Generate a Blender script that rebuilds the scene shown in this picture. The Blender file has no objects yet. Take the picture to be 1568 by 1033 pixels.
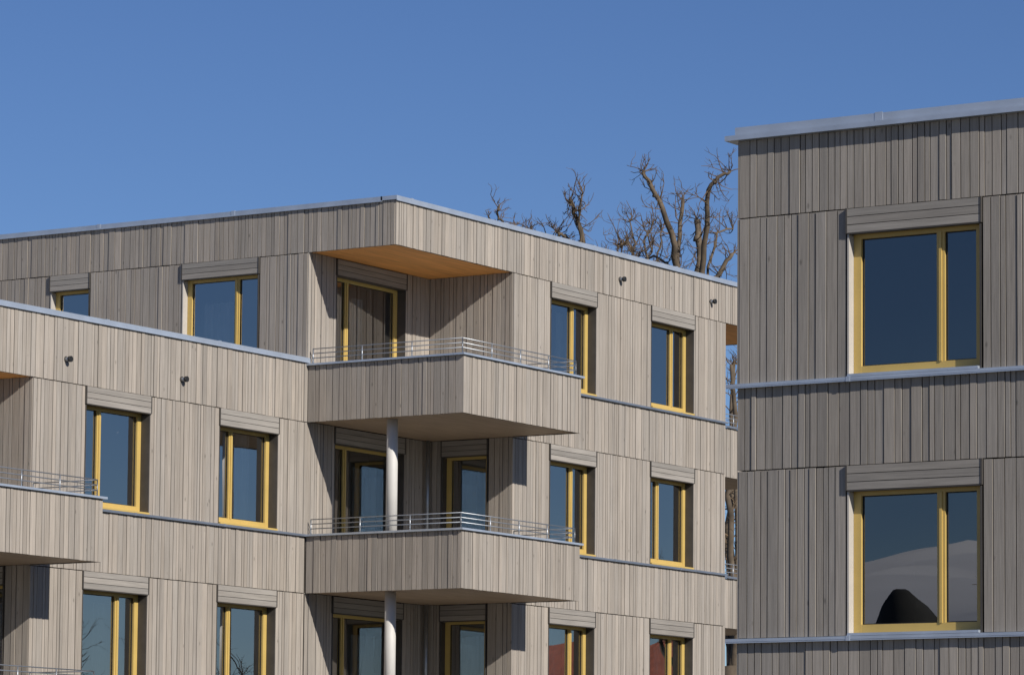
import bpy, bmesh, math, random
from mathutils import Vector, Matrix, noise
ZOOM=None
random.seed(7)
sc=bpy.context.scene
sc.view_settings.view_transform='Standard'; sc.view_settings.look='None'; sc.view_settings.exposure=0; sc.view_settings.gamma=1
h=2.95
GZ=-1.7
# ------------------------------------------------------------ materials
def newmat(name):
    m=bpy.data.materials.new(name); m.use_nodes=True
    nt=m.node_tree; b=nt.nodes['Principled BSDF']; return m,nt,b
def L(nt,a,b): nt.links.new(a,b)
def simple(name,col,rough=.6,metal=0,var=.12,scale=6,bump=0.0,spec=.5,stretch=None):
    m,nt,b=newmat(name)
    tc=nt.nodes.new('ShaderNodeTexCoord'); mp=nt.nodes.new('ShaderNodeMapping')
    if stretch: mp.inputs['Scale'].default_value=stretch
    L(nt,tc.outputs['Object'],mp.inputs['Vector'])
    n=nt.nodes.new('ShaderNodeTexNoise'); n.inputs['Scale'].default_value=scale; n.inputs['Detail'].default_value=5
    L(nt,mp.outputs[0],n.inputs['Vector'])
    mr=nt.nodes.new('ShaderNodeMapRange'); mr.inputs['From Min'].default_value=.3; mr.inputs['From Max'].default_value=.7
    mr.inputs['To Min'].default_value=1-var; mr.inputs['To Max'].default_value=1+var
    L(nt,n.outputs['Fac'],mr.inputs['Value'])
    vm=nt.nodes.new('ShaderNodeVectorMath'); vm.operation='SCALE'; vm.inputs[0].default_value=col
    L(nt,mr.outputs[0],vm.inputs['Scale']); L(nt,vm.outputs[0],b.inputs['Base Color'])
    b.inputs['Roughness'].default_value=rough; b.inputs['Metallic'].default_value=metal
    b.inputs['Specular IOR Level'].default_value=spec
    if bump:
        bp=nt.nodes.new('ShaderNodeBump'); bp.inputs['Strength'].default_value=bump; bp.inputs['Distance'].default_value=.01
        L(nt,n.outputs['Fac'],bp.inputs['Height']); L(nt,bp.outputs[0],b.inputs['Normal'])
    return m
def wood(name,colA,colB,sc3,knots=True):
    m,nt,b=newmat(name)
    at=nt.nodes.new('ShaderNodeAttribute'); at.attribute_name='bv'
    tc=nt.nodes.new('ShaderNodeTexCoord')
    cx=nt.nodes.new('ShaderNodeCombineXYZ')
    mu=nt.nodes.new('ShaderNodeMath'); mu.operation='MULTIPLY'; mu.inputs[1].default_value=37.0
    L(nt,at.outputs['Fac'],mu.inputs[0]); L(nt,mu.outputs[0],cx.inputs[0]); L(nt,mu.outputs[0],cx.inputs[1]); L(nt,mu.outputs[0],cx.inputs[2])
    ad=nt.nodes.new('ShaderNodeVectorMath'); ad.operation='ADD'; L(nt,tc.outputs['Object'],ad.inputs[0]); L(nt,cx.outputs[0],ad.inputs[1])
    mp=nt.nodes.new('ShaderNodeMapping'); mp.inputs['Scale'].default_value=sc3; L(nt,ad.outputs[0],mp.inputs['Vector'])
    n1=nt.nodes.new('ShaderNodeTexNoise'); n1.inputs['Scale'].default_value=1; n1.inputs['Detail'].default_value=6; n1.inputs['Roughness'].default_value=.65
    L(nt,mp.outputs[0],n1.inputs['Vector'])
    cr=nt.nodes.new('ShaderNodeMix'); cr.data_type='RGBA'
    cr.inputs[6].default_value=(*colA,1); cr.inputs[7].default_value=(*colB,1)
    w=nt.nodes.new('ShaderNodeMath'); w.operation='FRACT'
    m2=nt.nodes.new('ShaderNodeMath'); m2.operation='MULTIPLY'; m2.inputs[1].default_value=7.31; L(nt,at.outputs['Fac'],m2.inputs[0]); L(nt,m2.outputs[0],w.inputs[0])
    L(nt,w.outputs[0],cr.inputs[0])
    mr=nt.nodes.new('ShaderNodeMapRange'); mr.inputs['From Min'].default_value=.3; mr.inputs['From Max'].default_value=.7; mr.inputs['To Min'].default_value=.80; mr.inputs['To Max'].default_value=1.14
    L(nt,n1.outputs['Fac'],mr.inputs['Value'])
    mb=nt.nodes.new('ShaderNodeMapRange'); mb.inputs['To Min'].default_value=.85; mb.inputs['To Max'].default_value=1.09; L(nt,at.outputs['Fac'],mb.inputs['Value'])
    mm=nt.nodes.new('ShaderNodeMath'); mm.operation='MULTIPLY'; L(nt,mr.outputs[0],mm.inputs[0]); L(nt,mb.outputs[0],mm.inputs[1])
    n3=nt.nodes.new('ShaderNodeTexNoise'); n3.inputs['Scale'].default_value=.55; n3.inputs['Detail'].default_value=3; L(nt,tc.outputs['Object'],n3.inputs['Vector'])
    m3=nt.nodes.new('ShaderNodeMapRange'); m3.inputs['From Min'].default_value=.3; m3.inputs['From Max'].default_value=.7; m3.inputs['To Min'].default_value=.93; m3.inputs['To Max'].default_value=1.05; L(nt,n3.outputs['Fac'],m3.inputs['Value'])
    mm3=nt.nodes.new('ShaderNodeMath'); mm3.operation='MULTIPLY'; L(nt,mm.outputs[0],mm3.inputs[0]); L(nt,m3.outputs[0],mm3.inputs[1])
    last=mm3.outputs[0]
    if knots:
        mk=nt.nodes.new('ShaderNodeMapping'); mk.inputs['Scale'].default_value=(4.5,4.5,2.2); L(nt,ad.outputs[0],mk.inputs['Vector'])
        vo=nt.nodes.new('ShaderNodeTexVoronoi'); vo.inputs['Scale'].default_value=1; L(nt,mk.outputs[0],vo.inputs['Vector'])
        k=nt.nodes.new('ShaderNodeMapRange'); k.inputs['From Min'].default_value=.03; k.inputs['From Max'].default_value=.10; k.inputs['To Min'].default_value=.6; k.inputs['To Max'].default_value=1; L(nt,vo.outputs['Distance'],k.inputs['Value'])
        mk2=nt.nodes.new('ShaderNodeMath'); mk2.operation='MULTIPLY'; L(nt,last,mk2.inputs[0]); L(nt,k.outputs[0],mk2.inputs[1]); last=mk2.outputs[0]
    vm=nt.nodes.new('ShaderNodeVectorMath'); vm.operation='SCALE'; L(nt,cr.outputs[2],vm.inputs[0]); L(nt,last,vm.inputs['Scale'])
    L(nt,vm.outputs[0],b.inputs['Base Color']); b.inputs['Roughness'].default_value=.8; b.inputs['Specular IOR Level'].default_value=.2
    bp=nt.nodes.new('ShaderNodeBump'); bp.inputs['Strength'].default_value=.35; bp.inputs['Distance'].default_value=.006
    L(nt,n1.outputs['Fac'],bp.inputs['Height']); L(nt,bp.outputs[0],b.inputs['Normal'])
    return m
M={}
M['wood']=wood('glazed_larch_boards',(.368,.322,.272),(.322,.29,.253),(38,38,1.6))
M['wood_r']=wood('glazed_larch_boards_shaded',(.325,.29,.25),(.282,.258,.23),(38,38,1.6))  # same larch, shade of the grazing-lit near face put into the colour
M['woodh']=wood('glazed_larch_horizontal',(.31,.283,.25),(.28,.26,.234),(1.6,1.6,38),False)
M['back']=simple('wind_paper',(.012,.011,.011),.95)
M['flash']=simple('zinc_flashing',(.46,.51,.58),.38,.5,.10,2.5)
M['sillm']=simple('zinc_sill',(.24,.27,.32),.4,.5,.10,2.5)
M['yellow']=simple('yellow_frame_paint',(.52,.365,.11),.42,0,.05,3)
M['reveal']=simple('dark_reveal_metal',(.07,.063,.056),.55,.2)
M['sunlit']=simple('sunlit_reveal_metal',(.44,.41,.37),.5,0,.04)  # sunlit jamb of the window reveals, its brightness put into the colour
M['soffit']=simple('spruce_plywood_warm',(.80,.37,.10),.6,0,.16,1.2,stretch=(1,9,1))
M['soffit_shade']=simple('spruce_plywood_shaded',(.36,.26,.17),.6,0,.14,1.2,stretch=(1,9,1))  # same plywood as the top soffit, with shade painted into its colour
M['conc']=simple('balcony_slab_concrete',(.38,.37,.35),.85,0,.1,2)
M['plaster']=simple('column_paint',(.56,.54,.50),.6,0,.05,4)
M['steel']=simple('galvanised_steel',(.38,.40,.42),.4,.75,.08,8)
M['room']=simple('interior_plaster',(.5,.48,.45),.9,0,.1,1)
M['curtain']=simple('curtain_fabric',(.78,.79,.78),.9,0,.06,3)
M['curtain2']=simple('blind_fabric',(.78,.80,.80),.9,0,.06,3)
M['black']=simple('vent_black',(.012,.012,.012),.6)
M['roof']=simple('roof_gravel',(.25,.24,.23),.95,0,.25,20)
def glassmat(name,ior,tr):
    m=bpy.data.materials.new(name); m.use_nodes=True; nt=m.node_tree; nt.nodes.clear()
    o=nt.nodes.new('ShaderNodeOutputMaterial'); mx=nt.nodes.new('ShaderNodeMixShader')
    t=nt.nodes.new('ShaderNodeBsdfTransparent'); t.inputs[0].default_value=(tr*.97,tr,tr,1)
    g=nt.nodes.new('ShaderNodeBsdfGlossy'); g.inputs['Roughness'].default_value=.0; g.inputs['Color'].default_value=(1,.99,.97,1)
    f=nt.nodes.new('ShaderNodeFresnel'); f.inputs[0].default_value=ior
    tc=nt.nodes.new('ShaderNodeTexCoord'); n=nt.nodes.new('ShaderNodeTexNoise'); n.inputs['Scale'].default_value=.9; n.inputs['Detail'].default_value=0
    L(nt,tc.outputs['Object'],n.inputs['Vector'])
    bp=nt.nodes.new('ShaderNodeBump'); bp.inputs['Strength'].default_value=.3; bp.inputs['Distance'].default_value=.01
    L(nt,n.outputs['Fac'],bp.inputs['Height']); L(nt,bp.outputs[0],g.inputs['Normal'])
    L(nt,f.outputs[0],mx.inputs[0]); L(nt,t.outputs[0],mx.inputs[1]); L(nt,g.outputs[0],mx.inputs[2]); L(nt,mx.outputs[0],o.inputs[0])
    return m
M['glass']=glassmat('window_glass',4.2,1.0)
M['glass2']=glassmat('window_glass_sun_control',2.5,.3)
# ------------------------------------------------------------ mesh accumulation
class Acc:
    def __init__(s,parent): s.p=parent; s.d={}; s.w='wood'
    def get(s,key,mat):
        if key not in s.d: s.d[key]=dict(v=[],f=[],a=[],m=mat)
        return s.d[key]
    def hexa(s,key,mat,P,val=None):
        g=s.get(key,mat); i=len(g['v']); g['v']+=P
        c=(P[1]-P[0]).cross(P[3]-P[0]).dot(P[4]-P[0])
        fs=[(0,3,2,1),(4,5,6,7),(0,1,5,4),(1,2,6,5),(2,3,7,6),(3,0,4,7)]
        if c<0: fs=[tuple(reversed(q)) for q in fs]
        g['f']+=[tuple(i+k for k in q) for q in fs]
        if val is None: val=random.random()
        g['a']+=[val]*6
    def quad(s,key,mat,P,n=None):
        g=s.get(key,mat); i=len(g['v'])
        if n is not None and (P[1]-P[0]).cross(P[2]-P[0]).dot(n)<0: P=P[::-1]
        g['v']+=P; g['f'].append((i,i+1,i+2,i+3)); g['a'].append(.5)
    def tube(s,key,mat,pts,r,seg=8,r2=None):
        g=s.get(key,mat)
        rs=[r+( (r2 if r2 is not None else r)-r)*k/(len(pts)-1) for k in range(len(pts))]
        base=len(g['v'])
        for k,p in enumerate(pts):
            a=pts[max(k-1,0)]; b=pts[min(k+1,len(pts)-1)]; t=(b-a).normalized()
            x=t.orthogonal().normalized() if k==0 else (x-t*x.dot(t)).normalized()
            y=t.cross(x)
            for q in range(seg):
                an=2*math.pi*q/seg; g['v'].append(p+(x*math.cos(an)+y*math.sin(an))*rs[k])
        for k in range(len(pts)-1):
            for q in range(seg):
                q2=(q+1)%seg
                g['f'].append((base+k*seg+q,base+k*seg+q2,base+(k+1)*seg+q2,base+(k+1)*seg+q)); g['a'].append(.5)
        g['f'].append(tuple(base+q for q in reversed(range(seg)))); g['a'].append(.5)
        g['f'].append(tuple(base+(len(pts)-1)*seg+q for q in range(seg))); g['a'].append(.5)
    def build(s,smooth=()):
        for k,g in s.d.items():
            me=bpy.data.meshes.new(k); me.from_pydata([tuple(v) for v in g['v']],[],g['f']); me.materials.append(g['m'])
            at=me.attributes.new('bv','FLOAT','FACE'); at.data.foreach_set('value',g['a'])
            if k.split('.')[0] in smooth:
                me.polygons.foreach_set('use_smooth',[len(p.vertices)==4 for p in me.polygons])
            o=bpy.data.objects.new(k,me); sc.collection.objects.link(o); o.parent=s.p
def empty(name,loc=(0,0,0)):
    e=bpy.data.objects.new(name,None); sc.collection.objects.link(e); return e
class Face:
    def __init__(s,kind,c): s.k=kind; s.c=c
    def P(s,a,z,d):
        if s.k=='R': return Vector((a,s.c-d,z))
        if s.k=='L': return Vector((s.c-d,a,z))
        if s.k=='B': return Vector((a,s.c+d,z))
        return Vector((s.c+d,a,z))
    def n(s): return {'R':Vector((0,-1,0)),'L':Vector((-1,0,0)),'B':Vector((0,1,0)),'E':Vector((1,0,0))}[s.k]
def fbox(A,F,key,mat,s0,s1,z0,z1,d0,d1,val=None):
    P=[F.P(s0,z0,d0),F.P(s1,z0,d0),F.P(s1,z1,d0),F.P(s0,z1,d0),F.P(s0,z0,d1),F.P(s1,z0,d1),F.P(s1,z1,d1),F.P(s0,z1,d1)]
    A.hexa(key,mat,P,val)
def wbox(A,key,mat,x0,x1,y0,y1,z0,z1):
    P=[Vector(p) for p in((x0,y0,z0),(x1,y0,z0),(x1,y1,z0),(x0,y1,z0),(x0,y0,z1),(x1,y0,z1),(x1,y1,z1),(x0,y1,z1))]
    A.hexa(key,mat,P)
GAP=.012
def boards(A,F,s0,s1,z0,z1):
    if s1-s0<.03: return
    ins=.024 if F.k in 'L' else 0
    fbox(A,F,'backing',M['back'],s0+.026,s1-.026,z0+.005,z1-.005,-.06,-.026)
    s=s0+ins; s1=s1-ins
    while s<s1-.01:
        w=random.choice([.066,.09,.09,.115,.14])
        e=s+w
        if s1-e<.05: e=s1
        dp=random.choice([0,.002,.005,.010])
        fbox(A,F,'cladding',M[A.w],s,e-GAP if e<s1 else e,z0+random.uniform(0,.004),z1-random.uniform(0,.004),-.024,dp)
        s=e
def band(A,F,s0,s1,z0,z1,ops=()):
    cur=s0
    for a,b in sorted(ops):
        boards(A,F,cur,a,z0,z1); cur=b
    boards(A,F,cur,s1,z0,z1)
def flash(A,F,s0,s1,z,out=.055,th=.022,mat='sillm'):
    fbox(A,F,'flashing_'+mat,M[mat],s0,s1,z-th,z,-.03,out)
    fbox(A,F,'flashing_'+mat,M[mat],s0+.002,s1-.002,z-th-.016,z-th-.0015,out-.012,out-.003)
    s=math.ceil(s0/2.4)*2.4
    while s<s1-.1:
        fbox(A,F,'flashing_'+mat,M[mat],s,s+.05,z-th-.018,z+.006,0,out+.004); s+=2.4
def window(A,F,s0,s1,zb,zt,narrow='lo',split=True,curtain=None,bx=.285,room=1.5,sill='yellow',hiR='reveal',loR='reveal',rv=.16,glass='glass',cm='curtain'):
    hb=bx/3
    for i in range(3):
        fbox(A,F,'blind_box',M['woodh'],s0-.004,s1+.004,zt-bx+i*hb+.004,zt-bx+(i+1)*hb-.004,-.02,.03)
    fbox(A,F,'blind_box_core',M['back'],s0+.002,s1-.002,zt-bx+.006,zt-.006,-.10,.022)
    fbox(A,F,'blind_box_trim',M['reveal'],s0-.012,s0+.008,zt-bx-.004,zt+.004,.0,.036)
    fbox(A,F,'blind_box_trim',M['reveal'],s1-.008,s1+.012,zt-bx-.004,zt+.004,.0,.036)
    fbox(A,F,'blind_box_trim',M['reveal'],s0+.014,s1-.014,zt-bx-.012,zt-bx-.001,-.05,.034)
    t=zt-bx
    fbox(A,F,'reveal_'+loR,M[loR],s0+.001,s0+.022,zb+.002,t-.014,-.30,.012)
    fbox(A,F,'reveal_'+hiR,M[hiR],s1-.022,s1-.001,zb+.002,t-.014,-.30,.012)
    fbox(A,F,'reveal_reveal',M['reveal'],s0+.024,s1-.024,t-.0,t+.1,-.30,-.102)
    a=s0+.024; b=s1-.024; fw=.095; bot=zb+.035
    def fr(x0,x1,z0,z1,d0=-rv-.075,d1=-rv): fbox(A,F,'window_frame',M['yellow'],x0,x1,z0,z1,d0,d1)
    fr(a,a+fw,bot,t); fr(b-fw,b,bot,t)
    fr(a+fw,b-fw,bot,bot+.10,-rv-.075,-rv-.002); fr(a+fw,b-fw,t-.055,t,-rv-.075,-rv-.002)
    panes=[]
    if split:
        c=(a+.54) if narrow=='lo' else (b-.54)
        fr(c-.05,c+.05,bot+.10,t-.055,-rv-.075,-rv-.004)
        fr(c-.016,c+.016,bot+.098,t-.053,-rv-.004,-rv+.012)
        panes=[(a+fw,c-.05),(c+.05,b-fw)]
    else: panes=[(a+fw,b-fw)]
    for p,q in panes:
        z0=bot+.10; z1=t-.055; d=-rv-.045
        A.quad(glass,M[glass],[F.P(p,z0,d),F.P(q,z0,d),F.P(q,z1,d),F.P(p,z1,d)],F.n())
        g=.012
        for (x0,x1,y0,y1) in((p,p+g,z0,z1),(q-g,q,z0,z1),(p+g,q-g,z0,z0+g),(p+g,q-g,z1-g,z1)):
            fbox(A,F,'gasket',M['black'],x0,x1,y0,y1,d+.001,d+.010)
    if sill: fbox(A,F,'sill_'+sill,M[sill],s0+.024,s1-.024,zb+.004,zb+.034,-.25,.045 if sill!='flash' else .06)
    r0,r1,y0,y1=s0-.3,s1+.3,zb-.05,zt-.12
    if F.k in 'RL' and room:
        dd=-.27; D=-.27-room
        for Q in ([(r0,y0,D),(r1,y0,D),(r1,y1,D),(r0,y1,D)],[(r0,y0,dd),(r0,y0,D),(r0,y1,D),(r0,y1,dd)],[(r1,y0,dd),(r1,y0,D),(r1,y1,D),(r1,y1,dd)],
                  [(r0,y0,dd),(r1,y0,dd),(r1,y0,D),(r0,y0,D)],[(r0,y1,dd),(r1,y1,dd),(r1,y1,D),(r0,y1,D)]):
            A.quad('interior',M['room'],[F.P(*q) for q in Q])
    if curtain:
        for c0,c1,ct in curtain:
            x0=s0+(s1-s0)*c0; x1=s0+(s1-s0)*c1; n=max(6,int((x1-x0)/.02)); ph=random.random()*6
            zt2=bot+(t-bot)*ct
            pr=None
            for i in range(n+1):
                x=x0+(x1-x0)*i/n; dpt=-.36+.03*math.sin(x*38+ph)+.012*math.sin(x*91)
                cu=(F.P(x,bot,dpt),F.P(x,zt2,dpt))
                if pr: A.quad(cm,M[cm],[pr[0],cu[0],cu[1],pr[1]])
                pr=cu
def coping(A,F,s0,s1,z,ht=.07,out=.035):
    fbox(A,F,'roof_coping',M['flash'],s0,s1,z-ht,z,-.30,out)
    fbox(A,F,'roof_coping',M['flash'],s0+.003,s1-.003,z-ht-.02,z-ht-.001,out-.01,out+.008)
    s=math.ceil(s0/3)*3+.4
    while s<s1-.2:
        fbox(A,F,'roof_coping',M['flash'],s,s+.08,z-ht-.004,z+.008,-.29,out+.005); s+=3
def rail(A,x0,y0,x1,y1,z,posts=True):
    a=Vector((x0,y0,0)); b=Vector((x1,y1,0)); d=(b-a); n=max(1,round(d.length/.95)); 
    for zz in(.10,.18,.26):
        A.tube('railing',M['steel'],[Vector((x0,y0,z+zz)),Vector((x1,y1,z+zz))],.009,8)
    for i in range(n+1):
        p=a+d*i/n
        A.tube('railing',M['steel'],[Vector((p.x,p.y,z-.05)),Vector((p.x,p.y,z+.26))],.011,8)
a_,d_,e_,b_=3.743,1.815,-1.401,3.76
CU=[None,[(.3,.8,1)],[(.05,.36,1),(.7,.97,1)],[(.45,.97,.9)],[(.0,.5,1)]]
def module(name,u0,v0,k0,R,Lw,wins,leftwins,D=13.0,right_notch=0):
    E=empty(name); A=Acc(E)
    Jk=lambda k:10.334-k*h
    Fk=lambda k:8.396-k*h
    FR=Face('R',v0); FL=Face('L',u0)
    ue=u0+a_+Lw; ux=ue+right_notch
    ci=0
    for k in range(k0,4):
        ops=[(w[0],w[1]) for w in wins]
        band(A,FR,u0+a_,ue,Fk(k)+.006,Jk(k)-.005,ops)
        top=(R-.075) if k==k0 else Fk(k-1)-.026
        if k==k0: band(A,FR,u0,ux,Jk(k)+.005,top)
        else: band(A,FR,u0+a_,ue,Jk(k)+.005,top)
        flash(A,FR,u0+a_+.12,ue+.03,Fk(k))
        for i,w in enumerate(wins):
            side=w[2][k-k0] if k-k0<len(w[2]) else 'hi'
            ci+=1; cu=CU[(ci*2+ (1 if leftwins=='main' else 2))%5]
            window(A,FR,w[0],w[1],Fk(k),Jk(k),'lo' if side=='l' else 'hi',True,cu)
    band(A,FR,u0+a_,ue,GZ,Fk(3)-.036)
    band(A,FL,v0,v0+D,Jk(k0)+.005,R-.075)
    for k in range(k0,4):
        if k>k0 and leftwins=='main': break
        lw=leftwins if leftwins!='main' else [(2.877,4.548),(6.635,7.537)]
        band(A,FL,v0+d_,v0+D,Fk(k)-.6 if leftwins=='main' else Fk(k)+.006,Jk(k)-.005,lw)
        if leftwins!='main':
            band(A,FL,v0+d_,v0+D,Jk(k+1)+.005 if k<3 else GZ,Fk(k)-.036)
            flash(A,FL,v0+d_,v0+D,Fk(k))
        for i,w in enumerate(lw):
            small=w[1]-w[0]<1.2
            window(A,FL,w[0],w[1],Fk(k),Jk(k),'lo',not small,[(.5,.85,.75)] if i==0 else None,hiR='sunlit',sill='flash',rv=.12,cm='curtain2')
    coping(A,FR,u0-.035,ux+.035,R); coping(A,FL,v0+.268,v0+D,R)
    FB=Face('B',v0+D); FE=Face('E',ux)
    wbox(A,'roof_slab',M['roof'],u0+.27,ux-.07,v0+.27,v0+D-.07,R-.35,R-.12)
    nd=3.0 if right_notch else 0
    for k in range(k0,4):
        top=(R-.005) if k==k0 else Jk(k-1)-.005
        band(A,FB,u0+.03,ux,Jk(k),top)
        band(A,FE,v0+nd,v0+D-.03,Jk(k),top)
    band(A,FB,u0+.03,ux,GZ,Jk(3)-.005); band(A,FE,v0+nd,v0+D-.03,GZ,Jk(3)-.005)
    if right_notch:
        band(A,FE,v0,v0+3.0,Jk(k0)+.005,R-.075)
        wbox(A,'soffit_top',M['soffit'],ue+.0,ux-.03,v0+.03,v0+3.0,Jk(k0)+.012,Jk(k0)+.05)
        Fe=Face('E',ue); Fb=Face('R',v0+3.0); Fp=Face('R',v0+.30)
        for k in range(k0,4):
            band(A,Fe,v0+.03,v0+3.0,Fk(k)-1.0 if k==3 else Jk(k+1),Jk(k)-.005)
            band(A,Fb,ue+.03,ux,Fk(k)-.1,Jk(k)-.005)
            band(A,Fp,ue+.03,ux,Jk(k+1)+.005,Fk(k)-.036); flash(A,Fp,ue+.03,ux,Fk(k))
            wbox(A,'balcony_slab',M['conc'],ue+.03,ux-.03,v0+.37,v0+2.9,Jk(k+1)+.06,Fk(k)-.2)
            wbox(A,'soffit_lower',M['soffit_shade'],ue+.03,ux-.03,v0+.34,v0+2.95,Jk(k+1)+.012,Jk(k+1)+.05)
            rail(A,ue+.1,v0+.4,ux-.1,v0+.4,Fk(k))
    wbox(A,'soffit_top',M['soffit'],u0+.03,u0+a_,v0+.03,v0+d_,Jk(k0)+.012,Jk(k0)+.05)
    FW=Face('R',v0+d_); FA=Face('L',u0+a_)
    for k in range(k0,4):
        z0=Fk(k)-.28; z1=Jk(k)+.01
        lo=.82; hi=2.98
        fl=Fk(k)-.10
        band(A,FW,u0+.0,u0+a_,z0,z1,[(u0+lo,u0+hi)])
        window(A,FW,u0+lo,u0+hi,fl,Jk(k)-.0,'lo',True,[(.50,.85,.82)] if k>k0 else [(.45,.62,.85)],room=.7,sill='reveal',cm='curtain2')
        if k>k0:
            band(A,FA,v0+.0,v0+d_,z0,z1,[(v0+.52,v0+1.50)])
            window(A,FA,v0+.52,v0+1.50,fl,Jk(k),'lo',False,[(.05,.8,.85)],room=1.0,sill='reveal',hiR='reveal',rv=.12,cm='curtain2')
        else: band(A,FA,v0+.0,v0+d_,z0,z1)
        zt=Fk(k)-.036; zb=Jk(k+1)
        Fe1=Face('R',v0+e_); FEE=Face('E',u0+b_)
        band(A,Face('L',u0),v0+e_,v0+d_-.0,zb,zt)
        band(A,Fe1,u0,u0+b_,zb,zt); band(A,FEE,v0+e_+.03,v0-.0,zb,zt)
        wbox(A,'flashing_balcony',M['flash'],u0-.05,u0+.16,v0+e_+.161,v0+d_+.0,Fk(k)-.034,Fk(k))
        wbox(A,'flashing_balcony',M['flash'],u0-.052,u0+b_+.06,v0+e_-.05,v0+e_+.16,Fk(k)-.034,Fk(k)+.001)
        wbox(A,'flashing_balcony',M['flash'],u0+b_-.14,u0+b_+.058,v0+e_+.162,v0-.052,Fk(k)-.034,Fk(k))
        wbox(A,'balcony_slab',M['conc'],u0+.065,u0+b_-.065,v0+e_+.065,v0+d_-.07,zb+.06,Fk(k)-.14)
        wbox(A,'soffit_lower',M['soffit_shade'],u0+.03,u0+b_-.03,v0+e_+.03,v0+d_-.03,zb+.012,zb+.05)
        x0=u0+.05;y0=v0+e_+.05;x1=u0+b_-.08
        rail(A,x0,y0,x0,v0+d_-.08,Fk(k)); rail(A,x0,y0,x1,y0,Fk(k)); rail(A,x1,y0,x1,v0-.08,Fk(k))
        if k>k0:
            A.tube('column',M['plaster'],[Vector((u0+.37,v0+.28,Fk(k)-.14)),Vector((u0+.37,v0+.28,Jk(k)+.011))],.098,24)
            A.tube('downpipe',M['steel'],[Vector((u0+a_-.14,v0+d_-.10,Fk(k)-.14)),Vector((u0+a_-.14,v0+d_-.10,Jk(k)+.011))],.035,12)
    A.tube('column',M['plaster'],[Vector((u0+.37,v0+.28,GZ)),Vector((u0+.37,v0+.28,Jk(4)+.011))],.098,24)
    return E,A
def vent(A,F,s,z):
    A.tube('vent_pipe',M['steel'],[F.P(s,z,-.02),F.P(s,z,.08)],.035,16)
    A.tube('vent_plate',M['reveal'],[F.P(s,z,.0),F.P(s,z,.018)],.05,20)
    A.tube('vent_mouth',M['black'],[F.P(s,z,.08),F.P(s,z,.09),F.P(s,z,.12)],.048,16)
S=('column','downpipe','railing','vent_pipe','vent_mouth','vent_plate')
E,A=module('apartment_building',0,0,0,11.182,7.65,[(4.969,6.556,'hhhh'),(8.529,10.156,'hlhh')],'main',right_notch=3.0)
F0=Face('R',0); vent(A,F0,7.4,10.68); vent(A,F0,10.8,10.68)
A.build(S)
u0=-7.336-a_
E,A=module('apartment_building',u0,d_,1,8.498,7.336-.001,[(-6.054,-4.379,'lhl'),(-2.513,-.843,'lll')],[(5.5,7.1),(9,10.6)])
F1=Face('R',d_); vent(A,F1,-6.57,7.75); vent(A,F1,-3.55,7.75)
A.build(S)
# ------------------------------------------------ nearer building on the right
E=empty('apartment_building'); A=Acc(E); A.w='wood_r'
K,c=-15.30,-15.30
FL=Face('L',K); Dn=13.5; W=11
wn=[(-18.427,-16.736),(-23.4,-21.7)]
for k in range(3):
    J=7.391-k*h; Fz=5.449-k*h
    band(A,FL,c-Dn,c,Fz+.006,J-.005,wn)
    top=8.463-.16 if k==0 else 5.449-(k-1)*h-.036
    band(A,FL,c-Dn,c,J+.005,top)
    flash(A,FL,c-Dn,c+.12,Fz,.07,.035,'flash')
    for Fx in (Face('B',c),):
        band(A,Fx,K,K+W,Fz+.006,J-.005); band(A,Fx,K,K+W,J+.005,top); flash(A,Fx,K+.01,K+W,Fz)
    for Fx,q0,q1 in ((Face('R',c-Dn),K,K+W),(Face('E',K+W),c-Dn,c)):
        band(A,Fx,q0,q1,Fz+.006,J-.005); band(A,Fx,q0,q1,J+.005,top)
    for w in wn:
        window(A,FL,w[0],w[1],Fz,J,'lo',True,None,hiR='sunlit',sill='flash',room=2.0,rv=.105,glass='glass2')
band(A,FL,c-Dn,c,GZ,5.449-2*h-.036)
for Fx,q0,q1 in ((Face('R',c-Dn),K,K+W),(Face('E',K+W),c-Dn,c),(Face('B',c),K,K+W)): band(A,Fx,q0,q1,GZ,5.449-2*h-.036)
z=8.463
wbox(A,'roof_coping',M['flash'],K-.03,K+.35,c-Dn-.03,c+.03,z-.10,z)
wbox(A,'roof_coping',M['flash'],K-.10,K+.2,c-Dn-.1,c+.13,z-.16,z-.102)
wbox(A,'roof_coping',M['flash'],K-.034,K-.0295,c-1.9,c-1.8,z-.1,z+.01)
wbox(A,'roof_coping',M['flash'],K-.034,K-.0295,c-4.8,c-4.7,z-.1,z+.01)
wbox(A,'roof_coping',M['flash'],K+.352,K+W+.03,c-.35,c+.03,z-.10,z)
wbox(A,'roof_slab',M['roof'],K+.36,K+W-.03,c-Dn+.03,c-.36,z-.4,z-.12)
A.build(S)
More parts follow.
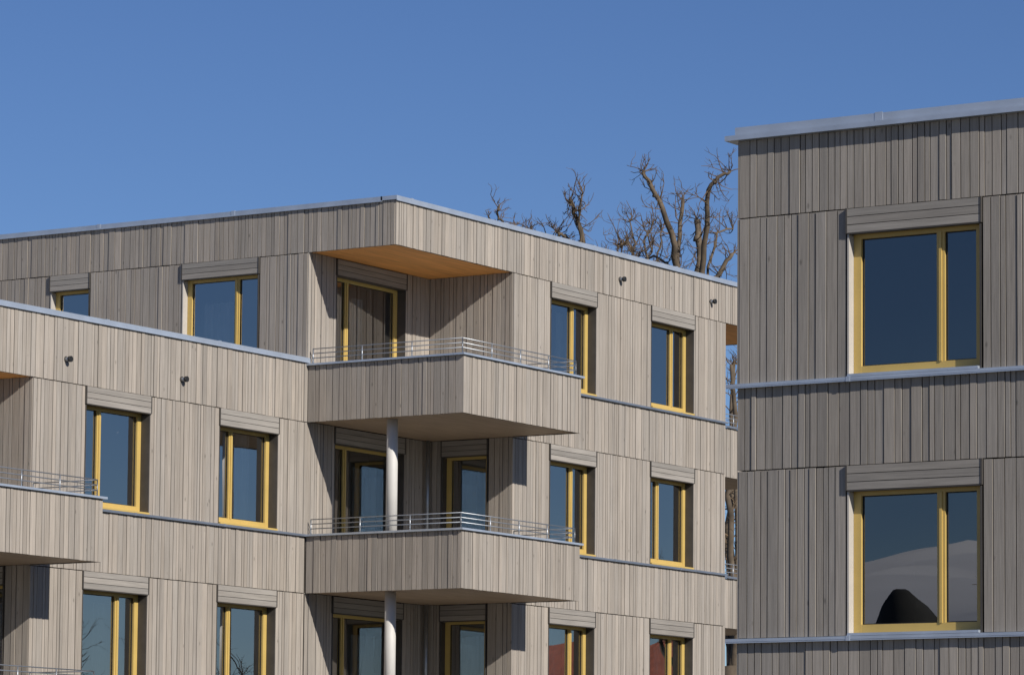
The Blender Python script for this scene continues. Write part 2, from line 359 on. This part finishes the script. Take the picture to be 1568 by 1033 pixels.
# ------------------------------------------------ trees (bare pollards)
mb=simple('bark',(.10,.075,.05),.9,0,.5,3,.6)
tw=simple('twig_bark',(.12,.08,.045),.9,0,.4,3)
yaw=math.radians(32.656)
cam=Vector((-55.012,-37.652,0)); rt=Vector((math.sin(yaw),-math.cos(yaw),0)); fw=Vector((math.cos(yaw),math.sin(yaw),0))
def rv(s): return Vector((random.uniform(-s,s),random.uniform(-s,s),random.uniform(-s,s)))
def tree(base,lat,limbs,trunk_top,seed,twn=1.0,tl=1.0,limbr=1.0):
    random.seed(seed)
    E=empty('bare_tree'); A=Acc(E)
    B=Vector((base[0],base[1],GZ)); lat=Vector(lat); dpv=Vector((-lat.y,lat.x,0))
    def W(p,dp=0): return Vector((B.x,B.y,0))+dpv*dp+lat*p[0]+Vector((0,0,p[1]))
    top=W((0,trunk_top))
    A.tube('trunk',mb,[B,B+(top-B)*.3+rv(.15),B+(top-B)*.7+rv(.15),top],.42,12,.30)
    def twig(p,d,ln,r,depth):
        pts=[p]; n=4; q=p
        for i in range(n):
            d=(d+rv(.42)+Vector((0,0,.10))).normalized(); q=q+d*ln/n; pts.append(q)
        A.tube('twigs',tw,pts,r,4,r*.45)
        if depth>0:
            for i in range(random.randint(1,3)):
                k=random.randint(1,n); 
                twig(pts[k],(d+rv(1.0)).normalized(),ln*random.uniform(.4,.7),r*.62,depth-1)
    for lm in limbs:
        pts=lm[0]; r0,r1=lm[1]*limbr,lm[2]*limbr; dp=random.uniform(-1.5,1.5)
        P=[]
        path=[W(p,dp*min(1,.3+i*.3)) for i,p in enumerate(pts)]
        st=top+Vector((0,0,-.4))
        path=[st,(st+path[0])*.5+rv(.2)]+path
        for i in range(len(path)-1):
            for t in (0,.34,.67):
                q=path[i].lerp(path[i+1],t); P.append(q+rv(.045))
        P.append(path[-1])
        A.tube('limbs',mb,P,r0,8,r1)
        nk=len(P)
        for i in range(nk//3,nk):
            if random.random()<.3:
                A.tube('limbs',mb,[P[i]+rv(.02)-Vector((0,0,.07)),P[i]+rv(.02),P[i]+Vector((0,0,.07))],r1*1.5,6,r1*1.2)
            for j in range(random.choice([0,1,2,2,3]) if random.random()<twn else 0):
                d=(rv(1)+Vector((0,0,.3))).normalized()
                twig(P[i],d,random.uniform(.25,.85)*tl,.017,2)
        for j in range(int(4*twn)): twig(P[-1],(rv(.9)+Vector((0,0,.5))).normalized(),random.uniform(.25,.55)*tl,.016,2)
    A.build(('trunk','limbs'))
def vtree(x0,D,ls,tt,seed,twn=1.0,tl=1.0):
    s=6045.0/D; b=cam+fw*D+rt*((x0-784)/s)
    lm=[([((x-x0)/s,(1308-y)/s) for x,y in l[0]],l[1],l[2]) for l in ls]
    tree((b.x,b.y),tuple(rt),lm,tt,seed,twn,tl)
vtree(1052,108,[([(1036,430),(1030,375),(1012,325),(994,290),(980,268)],.13,.045),([(1036,430),(1040,350),(1047,290)],.10,.05),
  ([(1070,430),(1072,370),(1068,324)],.12,.09),([(1074,420),(1080,345),(1080,292),(1098,272),(1114,264)],.11,.04),([(1090,430),(1108,400),(1122,380)],.10,.05),
  ([(1030,400),(1000,378),(975,388)],.05,.025),([(1086,400),(1100,340),(1126,332)],.05,.025),([(1000,405),(985,358),(1000,325)],.05,.025)],11.5,3,1.0,1.0)
vtree(884,112,[([(893,375),(882,338),(874,318),(868,310)],.09,.045),([(880,380),(862,356),(848,350)],.07,.035),([(885,378),(884,330),(888,300)],.05,.025),([(870,395),(835,355),(805,345)],.05,.02),([(905,392),(930,388),(948,383)],.05,.02)],12.5,11,1.0,.9)
vtree(765,120,[([(768,345),(757,326),(761,318)],.05,.025),([(780,352),(786,340)],.05,.025),([(750,345),(744,330)],.05,.025),([(800,358),(812,345)],.04,.02)],13.0,5,.8,.75)
vtree(965,118,[([(962,405),(972,360),(965,320)],.05,.02),([(985,400),(1000,370),(985,335)],.05,.02),([(945,400),(950,375)],.05,.02),([(975,405),(960,370),(945,378)],.05,.02),([(1000,405),(1010,370),(1012,345)],.05,.02)],13.0,8,1.4,1.0)
vtree(1126,104,[([(1126,900),(1120,800),(1128,700)],.14,.07),([(1120,850),(1116,760),(1124,640),(1118,560)],.12,.05),([(1130,800),(1122,620),(1128,545)],.08,.04),([(1120,900),(1114,820),(1122,770)],.08,.04)],5.0,21,1.4,1.0)
def gtree(pos,hgt,seed):
    random.seed(seed); ls=[]
    for i in range(9):
        a=random.uniform(-.5,.5); H=hgt*random.uniform(.75,1)
        ls.append(([(a*2,hgt*.45),(a*5,hgt*.65),(a*7+random.uniform(-1,1),H)],.16,.05))
    tree(pos,(.5,.86,0),ls,hgt*.35,seed,1.3,2.2,1.3)
for i,(x,y,hh) in enumerate([(82,-62,10),(66,-30,9),(98,-50,13),(60,-52,8),(-84,13,13)]): gtree((x,y),hh,40+i)
E=empty('red_roofed_house'); A=Acc(E)
mt=simple('clay_roof_tiles',(.32,.09,.05),.8,0,.3,3); mw=simple('white_render',(.62,.58,.5),.9,0,.05,1)
hx,hy=92,-50
wbox(A,'walls',mw,hx-6,hx+6,hy-8,hy+8,GZ,4.2)
A.quad('roof',mt,[Vector((hx-6.6,hy-8.6,3.9)),Vector((hx-6.6,hy+8.6,3.9)),Vector((hx,hy+8.6,9.2)),Vector((hx,hy-8.6,9.2))])
A.quad('roof',mt,[Vector((hx+6.6,hy-8.6,3.9)),Vector((hx+6.6,hy+8.6,3.9)),Vector((hx,hy+8.6,9.2)),Vector((hx,hy-8.6,9.2))])
for sy in(-8,8):
    A.quad('gable',mw,[Vector((hx-6,hy+sy,4.2)),Vector((hx+6,hy+sy,4.2)),Vector((hx+.05,hy+sy,9.0)),Vector((hx-.05,hy+sy,9.0))])
for wy in(-5,-1.5,2,5.5):
    for wz in(-.2,2.2):
        wbox(A,'windows',M['black'],hx-6.03,hx-5.9,hy+wy-.5,hy+wy+.5,wz,wz+1.3)
A.build()
# ------------------------------------------------ ground
me=bpy.data.meshes.new('ground'); s=3000
me.from_pydata([(-s,-s,GZ),(s,-s,GZ),(s,s,GZ),(-s,s,GZ)],[],[(0,1,2,3)])
me.materials.append(simple('gravel_and_grass',(.14,.13,.105),.95,0,.3,.15)); o=bpy.data.objects.new('ground',me); sc.collection.objects.link(o)
def ridge(name,cx,cy,ang,length,width,ht,mat,seed,n=80,m=14,rough=.3,base=0):
    V=[];Fc=[]
    ca,sa=math.cos(ang),math.sin(ang)
    for i in range(n+1):
        for j in range(m+1):
            x=(i/n-.5)*length; y=(j/m-.5)*width
            pr=max(0,math.sin(math.pi*j/m))**1.2*(.55+.45*math.sin(math.pi*i/n))
            if base: pr=max(0,math.sin(math.pi*j/m))**.6*max(0,math.sin(math.pi*i/n))**.6
            z=ht*pr*(1+rough*noise.noise(Vector((x*.03,y*.03,seed))))+pr*noise.noise(Vector((x*.15,y*.15,seed)))*ht*.08
            V.append((cx+x*ca-y*sa,cy+x*sa+y*ca,GZ-.3+z))
    for i in range(n):
        for j in range(m):
            k=i*(m+1)+j; Fc.append((k,k+m+1,k+m+2,k+1))
    me=bpy.data.meshes.new(name); me.from_pydata(V,[],Fc); me.materials.append(mat)
    me.polygons.foreach_set('use_smooth',[True]*len(Fc))
    o=bpy.data.objects.new(name,me); sc.collection.objects.link(o)
snow=simple('snow',(.88,.89,.9),.7,0,.04,.1)
ridge('snowy_hill',-230,90,math.radians(118),340,230,22,snow,1.3,rough=.1,m=30)
ridge('forest_background',-400,175,math.radians(118),620,60,37,simple('distant_forest',(.045,.05,.035),.95,0,.5,.3),4.2,n=300,rough=.12)
ridge('reflection_mound',-138,45,math.radians(118),9,9,15.5,simple('reflection_mound_dark',(.03,.03,.027),.9,0,.5,.6),7.7,n=30,rough=.3,base=1)  # added dark mound, out of view, shapes the window reflection
ridge('reflection_mound',-138,35,math.radians(118),5,6,13.5,simple('reflection_mound_dark_far',(.035,.033,.03),.9,0,.5,.6),2.7,n=30,rough=.3,base=1)  # second added mound for the dark shapes reflected in the glass
# ------------------------------------------------ light
to=Vector((.273,.828,-.489)).normalized()
sl=bpy.data.lights.new('sun','SUN'); sl.energy=5.0; sl.angle=math.radians(.5); sl.color=(1,.95,.88)
so=bpy.data.objects.new('sun',sl); sc.collection.objects.link(so); so.rotation_euler=to.to_track_quat('-Z','Y').to_euler()
w=bpy.data.worlds.new('World'); sc.world=w; w.use_nodes=True; nt=w.node_tree; bg=nt.nodes['Background']
sk=nt.nodes.new('ShaderNodeTexSky'); sk.sky_type='NISHITA'; sk.sun_disc=False; sk.sun_elevation=math.asin(-to.z); sk.sun_rotation=math.atan2(-to.x,-to.y)%(2*math.pi)
sk.altitude=2200; sk.air_density=1.0; sk.dust_density=.25; sk.ozone_density=4.0
hs=nt.nodes.new('ShaderNodeHueSaturation'); hs.inputs['Saturation'].default_value=1.12; hs.inputs['Hue'].default_value=.511; L(nt,sk.outputs[0],hs.inputs['Color'])
L(nt,hs.outputs[0],bg.inputs[0]); bg.inputs[1].default_value=.078
# ------------------------------------------------ camera
y,p,r=[math.radians(q) for q in(32.656,5.378,.486)]
Fv=Vector((math.cos(y)*math.cos(p),math.sin(y)*math.cos(p),math.sin(p))); Rv=Vector((math.sin(y),-math.cos(y),0)); Uv=Rv.cross(Fv)
R2=Rv*math.cos(r)+Uv*math.sin(r); U2=-Rv*math.sin(r)+Uv*math.cos(r)
cd=bpy.data.cameras.new('camera'); co=bpy.data.objects.new('camera',cd); sc.collection.objects.link(co)
m=Matrix((R2,U2,-Fv)).transposed().to_4x4(); m.translation=cam; co.matrix_world=m
cd.sensor_width=36; cd.lens=6045/1568*36; cd.shift_y=.142; cd.clip_end=8000; cd.clip_start=.5
sc.camera=co
